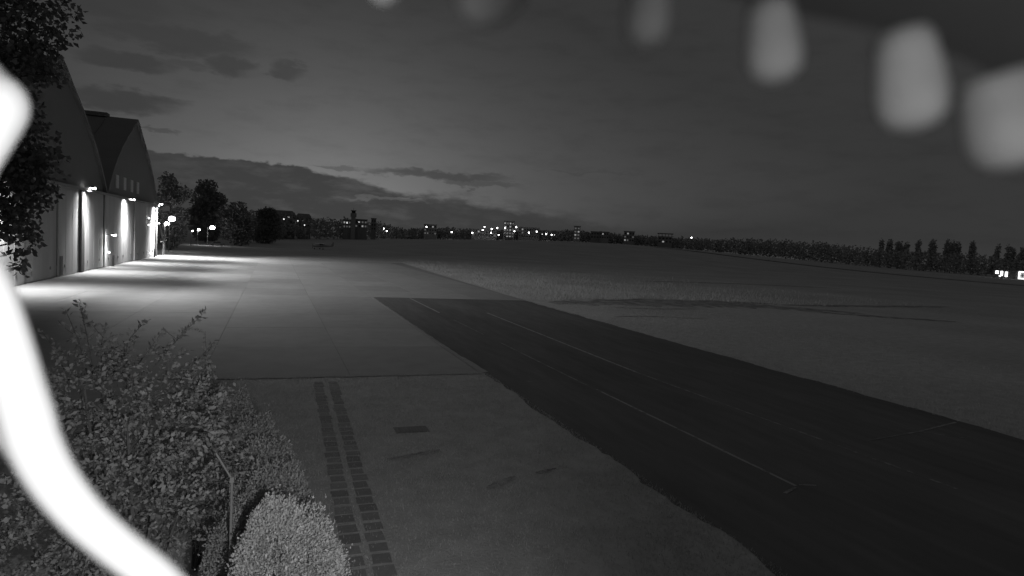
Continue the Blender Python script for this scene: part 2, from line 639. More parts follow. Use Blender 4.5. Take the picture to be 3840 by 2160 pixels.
def build_grass():
    def k1(x, y, rng):
        on = (np.abs(x - (1.52 + .3 * (y - 11) / 15.6)) < .2) | (np.abs(x - (2.03 + .36 * (y - 11) / 15.6)) < .2)
        dr = (np.abs(x - 4.2) < .55) & (np.abs(y - 19.4) < .33)
        pat = .5 + .25 * np.sin(x * 1.7 + 2 * np.sin(y * .9)) + .25 * np.sin(y * 2.3 + 1.5 * np.sin(x * 1.1))
        return ~(on & (rng.random(len(x)) < .8)) & ~dr & (rng.random(len(x)) < .35 + .65 * pat)
    g = blades("mown_grass", 130000, (-3, 9.35, 8.5, 27.45), .07, .008, 1, M_BLADE, k1)
    g["label"], g["category"] = "short grass growing between the shrubs and the taxiway edge", "grass"
    g = blades("verge_grass", 60000, (25.3, 44, 9, 61), .08, .012, 2, M_BLADE, lambda x, y, r: r.random(len(x)) < np.exp(-(x - 25.3) / 12))
    g["label"], g["category"] = "short grass on the far verge of the taxiway", "grass"

    def k2(x, y, rng):
        v = np.sin(x * .31 + 1.3 * np.sin(y * .17)) * np.sin(y * .23 + x * .05)
        edge = 66.5 + 1.8 * np.sin(x * .17) + 1.0 * np.sin(x * .61)
        edge = np.where(x < 30, 63.5, edge)
        xe = np.where(y > 63, 25.6 + .035 * (y - 63), 25.6)
        return (x > xe) & (y > edge) & (rng.random(len(x)) < .55 + .4 * v) & (rng.random(len(x)) < np.exp(-np.clip(y - 70, 0, 200) / 40 - np.clip(x - 34, 0, 200) / 20))
    g = blades("meadow_grass", 320000, (25, 95, 55, 175), .42, .016, 3, M_BLADE, k2)
    g["label"], g["category"] = "tall unmown meadow grass beyond the apron, pale where lit", "grass"
    # ragged dark strips painting the tall grass's shade at the meadow edge, plus small scratches
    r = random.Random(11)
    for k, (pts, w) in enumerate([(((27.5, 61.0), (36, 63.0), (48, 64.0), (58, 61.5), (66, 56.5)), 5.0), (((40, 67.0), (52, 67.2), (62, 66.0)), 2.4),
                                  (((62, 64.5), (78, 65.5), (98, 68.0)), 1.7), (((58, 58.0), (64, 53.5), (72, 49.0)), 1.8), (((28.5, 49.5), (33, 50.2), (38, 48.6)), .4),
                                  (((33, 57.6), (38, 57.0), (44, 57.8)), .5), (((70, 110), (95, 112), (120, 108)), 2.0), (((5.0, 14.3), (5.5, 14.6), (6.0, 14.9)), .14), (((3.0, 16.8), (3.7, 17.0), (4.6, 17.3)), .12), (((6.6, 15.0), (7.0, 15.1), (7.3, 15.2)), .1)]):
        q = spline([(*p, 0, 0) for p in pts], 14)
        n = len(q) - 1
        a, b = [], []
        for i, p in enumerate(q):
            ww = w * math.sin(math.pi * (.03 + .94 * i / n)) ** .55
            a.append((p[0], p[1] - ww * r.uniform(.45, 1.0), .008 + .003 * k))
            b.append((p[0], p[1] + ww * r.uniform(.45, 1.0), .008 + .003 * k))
        struct(MB().add(a + b, [(i, i + 1, n + 2 + i, n + 1 + i) for i in range(n)]).build("shade_scratch", M_SHADE_SCRATCH))
    # the far runway, parallel to the taxiway
    ys = [-120 + i * 20 for i in range(30)]
    a = [(291, y, float(terrain(291, y)) + .3) for y in ys]
    b = [(299, y, float(terrain(299, y)) + .3) for y in ys]
    struct(MB().add(a + b, [(i, 30 + i, 31 + i, i + 1) for i in range(29)]).build("runway", M_RUNWAY))


build_grass()

# ------------------------------------------------------------------ hangars
ARCH = [(0, 22.3), (1.5, 21.7), (4, 20.3), (8, 18.35), (11, 16.6), (14, 14.7), (16, 13.0), (17.8, 11.3), (19.2, 9.75)]
XD = -21.0
BACK = -46.0


def build_hangar(yc, label, has_windows):
    t = thing("hangar", label, "hangar", (XD, yc, 0), "pair of hangars along the apron")
    prof = [(-u, z) for u, z in ARCH[::-1]] + ARCH[1:]
    o0, o1 = .5, BACK - XD
    n = len(prof)
    th = .25
    vs = []
    for xx in (o0, o1):
        vs += [(xx, u, z) for u, z in prof]
        vs += [(xx, u * .985, z - th) for u, z in prof]
    fs = []
    for i in range(n - 1):
        fs.append((i, i + 1, 2 * n + i + 1, 2 * n + i))
        fs.append((n + i, 3 * n + i, 3 * n + i + 1, n + i + 1))
        fs.append((i, n + i, n + i + 1, i + 1))
        fs.append((2 * n + i, 2 * n + i + 1, 3 * n + i + 1, 3 * n + i))
    fs += [(0, 2 * n, 3 * n, n), (n - 1, 2 * n - 1, 4 * n - 1, 3 * n - 1)]
    roof = MB().add(vs, fs).build("roof", M_ROOF, t)
    # standing seams on the roof sheets
    for k in range(1, 6):
        xx = o0 + (o1 - o0) * k / 6
        m = MB()
        m.tube([(xx, u, z + .06) for u, z in prof], .07, 5)
        m.build("roof_seam", M_ROOF, roof)
    MB().box((-13.5, -.9, 22.15), (-3.6, .9, 22.75)).build("ridge_vent", M_ROOF, roof)
    # gable above the doors, recessed under the roof edge
    gp = [(u * .98, z - .3) for u, z in prof]
    gp[0] = (gp[0][0], 9.6)
    gp[-1] = (gp[-1][0], 9.6)
    g = len(gp)
    vs = [(.12, u, z) for u, z in gp] + [(-.2, u, z) for u, z in gp]
    fs = [tuple(range(g))[::-1], tuple(range(g, 2 * g))] + [(i, i + 1, g + i + 1, g + i) for i in range(g - 1)]
    MB().add(vs, fs).build("gable_wall", M_GABLE, t)
    MB().add([(o1 + .3, u * .98, max(z - .3, 0) if 0 < i < n - 1 else 0) for i, (u, z) in enumerate(prof)], [tuple(range(n))]).build("rear_wall", M_GABLE, t)
    for s in (-1, 1):
        MB().box((o1 + .3, s * 19.0 - .12, 0), (-.3, s * 19.0 + .12, 9.4)).build("side_wall", M_GABLE, t)
    # sliding door leaves
    for i in range(4):
        y0 = -19.1 + i * 9.55
        off = .0 if i % 2 else .16
        d = MB().box((off - .1, y0 + .06, .06), (off + .04, y0 + 9.49, 9.45)).build("door_leaf", M_DOOR, t)
        for j in range(1, 4):
            yy = y0 + 9.55 * j / 4
            MB().box((off + .04, yy - .025, .1), (off + .055, yy + .025, 9.4)).build("seam_strip", M_DOOR, d)
        if i == 2 and not has_windows:
            MB().box((off + .055, y0 + .35, .12), (off + .10, y0 + 1.25, 2.15)).build("wicket_door", M_PILAS, d)
        for yy in (y0 + 2.0, y0 + 7.5):
            MB().box((off + .04, yy - .12, .9), (off + .09, yy + .12, 1.2)).build("door_pull", M_STEEL, d)
    MB().box((-.3, -19.2, 9.46), (.75, 19.2, 9.62)).build("door_canopy", M_PILAS, t)
    MB().box((.70, -19.2, 9.36), (.80, 19.2, 9.66)).build("canopy_lip", M_PALE, t)
    MB().box((-.3, -19.15, 0), (.3, 19.15, .05)).build("floor_rail", M_DARK, t)
    for yy in ((-19.15, 7.4) if not has_windows else (19.1,)):
        MB().box((.21, yy - .02, .05), (.46, yy + 1.15, 9.45) if yy != 19.1 else (.46, yy + .25, 9.45)).build("pilaster", M_PILAS, t)
    if has_windows:
        for yy in (-13.2, -8.4, -3.4, 1.2):
            w = MB().box((.12, yy, 10.75), (.20, yy + 1.7, 12.6)).build("gable_window", M_LOUVRE, t)
            for q in range(4):
                MB().box((.20, yy + .08, 10.9 + q * .43), (.23, yy + 1.62, 11.2 + q * .43)).build("louvre", M_LOUVRE, w)
    return t


build_hangar(78.0, "nearer dark arched hangar with pale sliding doors, partly behind the tree", False)
build_hangar(116.4, "farther dark arched hangar with small pale gable windows and bright floodlit doors", True)


# ------------------------------------------------------------------ lamps
def spot(name, parent, loc, direction, power, size, blend, radius=.1, sx=1.0, sy=1.0, up='Y'):
    d = bpy.data.lights.new(name, 'SPOT')
    d.energy, d.spot_size, d.spot_blend, d.shadow_soft_size = power, size, blend, radius
    o = link(name, d, parent, loc)
    q = Vector(direction).to_track_quat('-Z', up)
    o.rotation_euler = q.to_euler()
    o.scale = (sx, sy, 1)
    return o


def wall_lamp(y, z, label, power, big=1.0, x=XD, tilt=.35, half=150, sx=.58, wash=0.0, flood=0.0, face=1100.0, aim=0.0, wide=115):
    t = thing("wall_floodlight", label, "floodlight", (x, y, z), "floodlights on the hangar front")
    MB().tube([(.3, 0, .0), (1.05, 0, .08)], .04, 6).build("bracket_arm", M_STEEL, t)
    h = MB().box((.88, -.30 * big, -.02), (1.32, .30 * big, .14), Matrix.Rotation(RAD(18), 3, 'Y')).build("lamp_housing", M_DARK, t)
    MB().box((.92, -.27 * big, -.10), (1.28, .27 * big, -.03), Matrix.Rotation(RAD(18), 3, 'Y')).build("lamp_lens", M_BULB, t)
    MB().box((1.33, -.22 * big, -.14), (1.36, .22 * big, .06)).build("lamp_lens", M_BULB, t)
    spot("lamp_light", t, (1.1, 0, -.2), (tilt, 0, -1), power, RAD(half), 1.0, .15, sx)
    if flood:  # extra spots added to shape the apron pools and brighten the doors
        spot("apron_fill_light", t, (1.5, 0, -.05), (1, aim, -.28), flood, RAD(wide), .6, .15, 1.0, .45)
        spot("door_fill_light", t, (1.3, 0, -.25), (-.6, 0, -1), face, RAD(150), .8, .15)
    if wash:  # added spot for the bright cone down the door
        spot("door_wash_fill", t, (.85, 0, -.3), (-.05, 0, -1), wash, RAD(46), .9, .06)
    return t


wall_lamp(62.0, 9.75, "floodlight on the nearer hangar hidden low behind the dark tree", 9000, flood=12500, aim=-.18, wide=122, face=1000)
wall_lamp(87.0, 9.8, "star-bright floodlight above the dark pilaster of the nearer hangar", 9500, big=1.5, wash=330, flood=16000)
wall_lamp(109.3, 9.5, "brightest floodlight over the farther hangar's white-lit door leaf", 9500, big=1.5, wash=1500, flood=16000)
wall_lamp(134.7, 9.8, "small floodlight at the far corner of the farther hangar", 40000, flood=20000)
wall_lamp(97.6, 4.3, "low floodlight between the two hangars, at mid door height", 900, big=1.5, tilt=.3, wash=520)


def small_light(y, z, label):
    t = thing("marker_light", label, "light", (XD, y, z), "small lights by the far hangar door")
    MB().box((.2, -.08, -.12), (.32, .08, .12)).build("light_box", M_DARK, t)
    MB().ball((.40, 0, 0), .13, 8, 5).build("light_globe", M_BULB_SMALL, t)


small_light(127.1, 7.0, "upper of two tiny lights on the far door leaf")
small_light(127.2, 5.8, "lower of two tiny lights on the far door leaf")
small_light(129.2, .8, "tiny light near the ground at the far door leaf")
small_light(98.6, 1.9, "tiny light low on the wall beside the low floodlight")


def bollard(x, y, label):
    t = thing("bollard", label, "bollard", (x, y, 0))
    MB().tube([(0, 0, 0), (0, 0, 1.5)], .14, 10).build("post", M_DARK, t)
    MB().ball((0, 0, 1.5), (.14, .14, .08), 10, 5).build("cap", M_DARK, t)
    MB().box((-.2, -.2, 0), (.2, .2, .06)).build("base_plate", M_IRON, t)


bollard(-20.2, 99.0, "thin dark bollard standing at the foot of the wall between the hangars")
bollard(-20.2, 131.0, "thin dark bollard at the far end of the hangar doors")


def mast(x, y, h, label, power, head=1.0, arm=(1, 0), bulb=M_BULB, group="lamp posts beyond the hangars"):
    g = float(terrain(x, y))
    t = thing("lamp_post", label, "lamp post", (x, y, g), group)
    ax, ay = arm
    MB().tube([(0, 0, 0), (0, 0, h * .6), (0, 0, h)], [.12, .09, .07], 8).build("pole", M_STEEL, t)
    MB().tube([(0, 0, h - .05), (ax * .6, ay * .6, h + .1), (ax, ay, h + .1)], .05, 6).build("arm", M_STEEL, t)
    MB().box((ax - .35 * head, ay - .25 * head, h + .02), (ax + .35 * head, ay + .25 * head, h + .2)).build("lamp_housing", M_DARK, t)
    MB().ball((ax, ay, h - .04), (.42 * head, .36 * head, .34 * head), 10, 6).build("lamp_lens", bulb, t)
    if power:
        d = bpy.data.lights.new("lamp_light", 'POINT')
        d.energy, d.shadow_soft_size = power, .3
        link("lamp_light", d, t, (ax, ay, h - .65))
    return t


mast(-22.4, 163.5, 7.45, "brightest tall lamp post just past the far end of the hangars", 120, 1.7, (.5, 0))
mast(-21.2, 148.5, 6.25, "lamp post close to the hangar corner, left of the brightest lamp", 60, 1.1, (.4, 0))
mast(-23.2, 228.9, 5.05, "small lamp post between the two bright lamps in the dark", 60, 1.0, (.35, 0))
mast(-24.3, 222, 4.6, "faintest small lamp post, left of the row in the dark", 0, .6, (.4, 0), M_BULB_SMALL)
mast(-20.3, 229.2, 5.9, "lamp post lighting the parked car, right end of the row", 150, 1.8, (1.4, 0))
mast(477.5, 282.0, 10.2, "lamp post at the right edge above the lit low building", 0, 3.6, (0, -1), M_BULB, None)


# steel V frame by the hangar corner
def build_frame():
    t = thing("steel_frame", "pale V-shaped steel frame standing at the far hangar corner", "steel frame", (-20.4, 141, 0))
    for y0, y1 in ((-4.5, .3), (5.5, 2.2)):
        MB().tube([(0, y0, 6.2), (0, y1, 3.2)], .16, 6).build("strut", M_STEEL, t)
    for yy in (0.4, 2.1):
        MB().tube([(0, yy, 0), (0, yy, 3.3)], .12, 6).build("leg", M_STEEL, t)
    MB().tube([(0, .3, 3.9), (0, 2.6, 3.9)], .09, 6).build("crossbar", M_STEEL, t)
    MB().tube([(0, -2.2, 2.7), (0, 4.5, 2.9)], .08, 6).build("crossbar", M_STEEL, t)


build_frame()


def build_car():
    t = thing("parked_car", "dark parked car under the right-hand lamp post", "car", (-17.4, 229.5, 0))
    prof = [(-2.2, .35), (-2.2, .85), (-1.4, .98), (-.75, 1.42), (.75, 1.45), (1.45, 1.0), (2.15, .9), (2.2, .35)]
    n = len(prof)
    vs = [(x, -.85, z) for x, z in prof] + [(x, .85, z) for x, z in prof]
    MB().add(vs, [tuple(range(n)), tuple(range(n, 2 * n))[::-1]] + [(i, n + i, n + (i + 1) % n, (i + 1) % n) for i in range(n)]).build("body", M_CARB, t)
    for s in (-1, 1):
        yy = s * .86
        MB().add([(-1.2, yy, 1.0), (1.25, yy, 1.02), (.7, yy, 1.38), (-.72, yy, 1.36)], [(0, 1, 2, 3)]).build("side_window", M_WIN, t)
        for xx in (-1.35, 1.35):
            w = MB().tube([(xx, yy - .1 * s, .33), (xx, yy + .02 * s, .33)], .33, 14).build("wheel", M_TYRE, t)
            MB().tube([(xx, yy + .02 * s, .33), (xx, yy + .03 * s, .33)], .19, 10).build("rim", M_STEEL, w)
    for yy in (-.6, .6):
        MB().box((-2.24, yy - .15, .62), (-2.19, yy + .15, .76)).build("headlight", M_PALE, t)


build_car()


def build_plane():
    t = thing("light_aircraft", "pale parked light aircraft, barely visible in the dark past the apron", "aircraft", (16.5, 243, float(terrain(16.5, 243))))
    t.rotation_euler = (0, 0, RAD(25))
    MB().tube([(-3.6, 0, 1.15), (-3.3, 0, 1.2), (-2.2, 0, 1.25), (-.6, 0, 1.4), (.8, 0, 1.45), (2.6, 0, 1.3), (4.6, 0, 1.35)], [.1, .38, .52, .62, .55, .32, .12], 12).build("fuselage", M_PLANE, t, True)
    MB().box((-1.2, -5.4, 1.98), (.35, 5.4, 2.12)).build("wing", M_PLANE, t)
    MB().box((3.8, -1.7, 1.42), (4.6, 1.7, 1.48)).build("tailplane", M_PLANE, t)
    MB().add([(3.5, -.05, 1.4), (4.7, -.05, 1.4), (4.95, -.05, 2.9), (4.4, -.05, 2.9), (3.5, .05, 1.4), (4.7, .05, 1.4), (4.95, .05, 2.9), (4.4, .05, 2.9)],
             [(0, 1, 2, 3), (7, 6, 5, 4), (0, 4, 5, 1), (1, 5, 6, 2), (2, 6, 7, 3), (3, 7, 4, 0)]).build("tail_fin", M_PLANE, t)
    MB().box((-1.15, -.55, 1.5), (.1, .55, 1.97)).build("cabin_window", M_WIN, t)
    for s in (-1, 1):
        MB().tube([(-.2, s * .5, 1.1), (-.2, s * 1.15, .3)], .05, 6).build("gear_leg", M_STEEL, t)
        MB().tube([(-.2, s * 1.1, .22), (-.2, s * 1.24, .22)], .22, 10).build("wheel", M_TYRE, t)
        MB().tube([(-.4, s * .6, 1.0), (-.5, s * 2.8, 2.0)], .04, 6).build("wing_strut", M_PLANE, t)
    MB().tube([(-2.9, 0, .8), (-2.95, 0, .25)], .05, 6).build("gear_leg", M_STEEL, t)
    MB().tube([(-2.95, -.07, .2), (-2.95, .07, .2)], .2, 10).build("wheel", M_TYRE, t)
    MB().box((-3.75, -.06, .3), (-3.68, .06, 2.0)).build("propeller", M_DARK, t)


build_plane()


# ------------------------------------------------------------------ trees
def crown_cards(rng, blobs, per, size, jitter=.35):
    out = []
    for (c, r) in blobs:
        k = max(8, int(per * r[0] * r[2]))
        d = unit(rng.normal(size=(k, 3)))
        rad = rng.uniform(.45, 1.05, (k, 1)) ** .6
        P = np.array(c) + d * rad * np.array(r)
        A = unit(d * .5 + rng.normal(size=(k, 3)) * .8)
        out.append(leaves(P, A, size * rng.uniform(.6, 1.4, k), rng, .7))
    return np.concatenate(out)


def tree(name, label, base, h, rx, seed, m, card=.5, per=60, group=None, crown_lo=.3, nblob=14, trunk_r=.25, poplar=False):
    rng = np.random.default_rng(seed)
    g = float(terrain(base[0], base[1]))
    t = thing(name, label, "tree", (base[0], base[1], g), group)
    tr = MB()
    tr.tube([(0, 0, -.1), (rx * .04, 0, h * .3), (-rx * .03, rx * .03, h * .6), (0, 0, h * .9)], [trunk_r, trunk_r * .75, trunk_r * .45, .04], 8)
    for i in range(5):
        a = rng.uniform(0, 6.28)
        z0 = h * rng.uniform(crown_lo, .6)
        tr.tube([(0, 0, z0), (math.cos(a) * rx * .4, math.sin(a) * rx * .4, z0 + h * .12), (math.cos(a) * rx * .75, math.sin(a) * rx * .75, z0 + h * .2)],
                [trunk_r * .4, trunk_r * .25, .03], 6)
    tr.build("trunk", M_BARK, t)
    blobs = []
    for i in range(nblob):
        if poplar:
            z = h * (crown_lo + (1 - crown_lo) * (i + .5) / nblob)
            k = math.sin(math.pi * min(.96, (i + 1.2) / (nblob + 1.0))) ** .3
            blobs.append(((rng.normal(0, rx * .15), rng.normal(0, rx * .15), z), (rx * k * .8, rx * k * .8, h * .9 / nblob)))
        else:
            a = rng.uniform(0, 6.28)
            zf = rng.uniform(0, 1)
            k = math.sin(math.pi * (.12 + .78 * zf)) * rng.uniform(.25, .75)
            z = h * (crown_lo + (.93 - crown_lo) * zf)
            b = rx * rng.uniform(.28, .48)
            blobs.append(((math.cos(a) * rx * k, math.sin(a) * rx * k, z), (b, b, b * .8)))
    quads("crown", crown_cards(rng, blobs, per, card), m, t)
    return t


tree("leafy_tree", "round dark tree directly behind the hangar end", (-23.4, 173.0), 19.0, 4.8, 21, M_LEAF_TREE, .55, 60, "trees behind the hangar", nblob=34, crown_lo=.1)
tree("leafy_tree", "broad dark tree standing clear, right of the hangar end", (-24.5, 268), 23.3, 7.6, 22, M_LEAF_TREE, .85, 26, "trees behind the hangar", nblob=36, crown_lo=.1)
tree("leafy_tree", "dark tree rising just past the far hangar roof", (-34, 180), 20.0, 4.6, 27, M_LEAF_TREE, .55, 60, "trees behind the hangar", nblob=26, crown_lo=.1)
tree("leafy_tree", "lower rounded tree to the right of the broad tree", (-13.0, 245), 14.5, 7.0, 23, M_LEAF_TREE, .8, 26, "trees behind the hangar", nblob=34, crown_lo=.1)
tree("leafy_tree", "low dark tree behind the lamp posts past the hangar", (-27.5, 300), 17.0, 8.0, 24, M_LEAF_TREE, .8, 26, "trees behind the hangar", nblob=34, crown_lo=.1)
tree("leafy_tree", "wide low tree at the left start of the far wood", (-3.5, 300), 15.0, 8.0, 25, M_LEAF_TREE, .9, 20, "trees behind the hangar", nblob=34, crown_lo=.1)


def build_left_tree():
    rng = np.random.default_rng(5)
    t = thing("leafy_tree", "dark leafy tree hanging into the top left corner before the hangar", "tree", (-8.6, 16.0, 0))
    O = np.array((-8.6, 16.0, 0))
    tr = MB()
    tr.tube([(0, 0, -.1), (.1, .1, 3), (.3, .1, 6), (.6, .3, 9.5)], [.28, .22, .16, .05], 10)
    # clumps in world coordinates: centre, radius
    cl = [((-5.05, 17.3, 10.6), .85), ((-5.5, 17.2, 10.0), .95), ((-5.2, 17.3, 9.55), .55), ((-4.78, 17.4, 9.25), .22), ((-5.6, 17.1, 9.0), .75),
          ((-5.55, 17.1, 8.2), .7), ((-5.25, 17.2, 7.6), .7), ((-5.1, 17.2, 7.0), .62), ((-5.5, 17.1, 6.6), .7), ((-5.0, 17.2, 6.5), .36),
          ((-5.5, 17.1, 6.0), .5), ((-5.2, 17.2, 5.75), .24), ((-5.05, 17.2, 5.55), .16), ((-5.25, 17.2, 5.25), .13), ((-5.3, 17.1, 4.9), .16),
          ((-5.25, 17.1, 6.95), .5), ((-5.75, 17.0, 6.2), .6), ((-5.7, 17.0, 5.75), .5), ((-5.4, 17.05, 7.2), .5), ((-6.6, 16.8, 8.5), 1.3), ((-6.8, 16.6, 7.0), 1.3), ((-7.5, 16.3, 9.8), 1.6), ((-9.0, 15.8, 8.6), 1.6), ((-9.2, 15.6, 6.8), 1.5), ((-8.3, 16.6, 10.8), 1.5)]
    for c, r in cl:
        p = np.array(c) - O
        z0 = max(3.0, p[2] - 1.2)
        tr.tube([(.3, .1, z0), tuple(p * .6 + np.array((.1, 0, z0 * .4))), tuple(p)], [.06, .03, .012], 5)
    tr.build("trunk", M_BARK, t)
    out = []
    for c, r in cl:
        k = int(900 * r ** 2.2) + 30
        d = unit(rng.normal(size=(k, 3)))
        P = np.array(c) - O + d * (rng.uniform(.1, 1.0, (k, 1)) ** .5) * r
        # break each clump into sprays
        P += rng.normal(0, .06, (k, 3))
        A = unit(d * .6 + rng.normal(size=(k, 3)) * .6 - np.array([0, 0, .35]))
        out.append(leaves(P, A, rng.uniform(.09, .17, k), rng, .75))
    quads("crown", np.concatenate(out), M_LEAF_TREE, t)


build_left_tree()


# ------------------------------------------------------------------ foreground shrubs
def build_shrub():
    rng = np.random.default_rng(31)
    B = np.array((-1.5, 8.4, 0))
    t = thing("leafy_shrub", "tall loose shrub with long leafy shoots before the apron", "shrub", tuple(B))
    stems = MB()
    P, A, S = [], [], []

    def shoot(p0, p1, n, spread, size, sag=0.0, thick=.012):
        p0, p1 = np.array(p0), np.array(p1)
        mid = (p0 + p1) / 2 + np.array((0, 0, np.linalg.norm(p1 - p0) * .12)) + rng.normal(0, .03, 3)
        pts = [tuple(((1 - s) ** 2 * p0 + 2 * s * (1 - s) * mid + s * s * (p1 - np.array((0, 0, sag))))) for s in np.linspace(0, 1, 5)]
        stems.tube(pts, list(np.linspace(thick, .002, 5)), 4, False)
        d = unit(p1 - p0)
        for i in range(n):
            s = (i + .5) / n
            s = .12 + .9 * s
            q = (1 - s) ** 2 * p0 + 2 * s * (1 - s) * mid + s * s * (p1 - np.array((0, 0, sag)))
            side = unit(np.cross(d, rng.normal(size=3)))
            P.append(q + rng.normal(0, .012, 3))
            A.append(d * .55 + side * spread + np.array((0, 0, .1)))
            S.append(size * rng.uniform(.45, 1.45))
    C = [((-1.45, 8.4, 3.75), (1.0, .75, .75)), ((-1.15, 8.35, 3.3), (.85, .75, .75)), ((-1.4, 8.3, 2.7), (.75, .75, .8)), ((-1.9, 8.2, 2.9), (.9, .8, .95)),
         ((-2.45, 8.3, 2.0), (.8, .7, .8)), ((-1.9, 8.6, 3.9), (.6, .6, .6))]
    for c, r in C:
        k = int(270 * r[0] * r[2])
        for i in range(k):
            d = unit(rng.normal(size=3))
            rr = rng.uniform(.35, 1.0) ** .5
            p = np.array(c) + d * rr * np.array(r) - B
            out = unit(d * np.array((1, 1, .5)) + np.array((.15, -.1, .45)) + rng.normal(0, .35, 3))
            L = rng.uniform(.18, .42)
            shoot(p - out * L * .4, p + out * L * .6, int(L * 44), .8, .058, .03, .004)
    for p0, p1, n in [((-1.95, 8.65, 4.15), (-2.13, 8.75, 5.05), 34), ((-1.35, 8.75, 4.25), (-.80, 8.96, 4.92), 46), ((-1.75, 8.7, 4.3), (-1.42, 8.8, 4.82), 26),
                      ((-2.2, 8.65, 4.1), (-2.5, 8.75, 4.7), 24), ((-1.9, 8.7, 4.3), (-1.85, 8.7, 4.75), 22), ((-.95, 8.7, 4.2), (-.68, 8.8, 4.55), 22),
                      ((-.75, 8.5, 3.7), (-.45, 8.6, 3.95), 18), ((-.7, 8.4, 3.4), (-.33, 8.45, 3.4), 20), ((-1.5, 8.7, 4.3), (-1.25, 8.8, 4.7), 18),
                      ((-2.0, 8.6, 4.2), (-2.25, 8.7, 4.95), 18), ((-.6, 8.4, 2.3), (-.42, 8.4, 1.9), 14)]:
        shoot(np.array(p0) - B, np.array(p1) - B, n, .75, .075, .0, .010)
        for q in range(4):
            s = rng.uniform(.15, .75)
            p = np.array(p0) * (1 - s) + np.array(p1) * s - B
            dd = unit(np.array(p1) - np.array(p0) + rng.normal(0, .8, 3))
            shoot(p, p + dd * rng.uniform(.1, .25), 8, .8, .06, 0, .004)
    for i in range(9):
        a = rng.uniform(0, 6.28)
        e = np.array(C[i % len(C)][0]) - B + rng.normal(0, .25, 3)
        stems.tube([(math.cos(a) * .2, math.sin(a) * .2, -.05), tuple(e * np.array((.5, .5, .5)) + rng.normal(0, .08, 3)), tuple(e)], [.035, .024, .01], 6)
    stems.build("stem", M_BARK, t)
    quads("foliage", leaves(np.array(P), np.array(A), np.array(S), rng, .55, .08), M_LEAF_SHRUB, t)


build_shrub()


def build_hedge(name, label, base, lumps, dens, size, seed, m=None):
    rng = np.random.default_rng(seed)
    B = np.array((*base, 0.0))
    t = thing(name, label, "hedge", tuple(B), "clipped bushes below the camera")
    st = MB()
    out = []
    for c, r in lumps:
        c, r = np.array(c) - B, np.array(r)
        for i in range(4):
            e = c + rng.normal(0, .25, 3) * r
            st.tube([(c[0] + rng.normal(0, .06), c[1] + rng.normal(0, .06), -.05), tuple((c * .5 + e * .5) * np.array((1, 1, .6))), tuple(e)], [.03, .02, .008], 5)
        area = r[0] * r[1] + r[0] * r[2] + r[1] * r[2]
        k = int(dens * area * 4)
        d = unit(rng.normal(size=(k, 3)))
        # bumpy surface so the outline is uneven
        bump = 1 + .07 * np.sin(d[:, 0] * 9 + seed) * np.sin(d[:, 2] * 8 + 1) + .05 * np.sin(d[:, 1] * 17 + d[:, 2] * 13)
        rad = (rng.uniform(.55, 1.0, k) ** .35) * bump * np.where(rng.random(k) < .05, rng.uniform(1.0, 1.12, k), 1.0)
        P = c + d * rad[:, None] * r
        keep = P[:, 2] > .02
        P, d = P[keep], d[keep]
        A = unit(d + np.array((0, 0, .5)) + rng.normal(size=P.shape) * .55)
        out.append(leaves(P, A, size * rng.uniform(.4, 1.6, len(P)), rng, .6))
    st.build("stem", M_BARK, t)
    quads("foliage", np.concatenate(out), m or M_LEAF_HEDGE, t)


build_hedge("clipped_bush", "bright small-leaved bush nearest the camera at the bottom", (.2, 6.45),
            [((.2, 6.4, 2.05), (.62, .6, 1.28)), ((.45, 6.5, 1.5), (.5, .55, 1.15)), ((.0, 6.5, 1.4), (.52, .6, 1.15)), ((.42, 6.35, 2.55), (.30, .3, .55)), ((.08, 6.45, 2.85), (.30, .3, .55)), ((-.12, 6.4, 2.3), (.28, .3, .5))], 8000, .023, 41)
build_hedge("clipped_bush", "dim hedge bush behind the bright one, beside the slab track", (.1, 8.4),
            [((.08, 8.1, 1.7), (.58, .75, 1.45)), ((-.02, 9.1, 1.7), (.6, .8, 1.42)), ((-.15, 8.0, 1.5), (.6, .6, 1.3))], 4600, .026, 42, M_LEAF_HEDGE_FALLOFF)
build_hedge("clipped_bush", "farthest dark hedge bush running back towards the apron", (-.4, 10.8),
            [((-.18, 10.2, 1.75), (.55, .8, 1.4)), ((-.6, 11.3, 1.85), (.6, .8, 1.45)), ((-1.1, 12.0, 1.9), (.7, .7, 1.4))], 3000, .030, 43, M_LEAF_HEDGE_FALLOFF)


def build_post():
    t = thing("fence_post", "thin metal fence post with a cranked arm between shrub and hedge", "fence post", (-.36, 8.0 - .6, 0))
    MB().tube([(0, 0, 0), (0, 0, 3.28)], .014, 8).build("post", M_IRON, t)
    MB().tube([(0, 0, 3.26), (-.17, .02, 3.56)], .011, 8).build("arm", M_IRON, t)
    MB().box((-.02, -.02, 3.23), (.02, .02, 3.29)).build("joint_plate", M_IRON, t)


build_post()


# ------------------------------------------------------------------ far wood and town
TOPZ = ([-4, -1, 2, 5, 8, 9.7, 10.5, 14, 17, 21, 25, 28, 32, 35, 40, 44, 48, 50, 53, 55, 57, 58.5, 62, 75],
        [22.5, 24, 23.5, 21.5, 19.5, 17, 15.5, 18.5, 18, 20, 22.5, 22.5, 21.5, 21, 22.5, 23.5, 21.5, 18.8, 19.6, 19.2, 18.2, 16.5, 16, 16])


def far_point(azd, r):
    a = RAD(azd)
    return r * math.sin(a), r * math.cos(a)


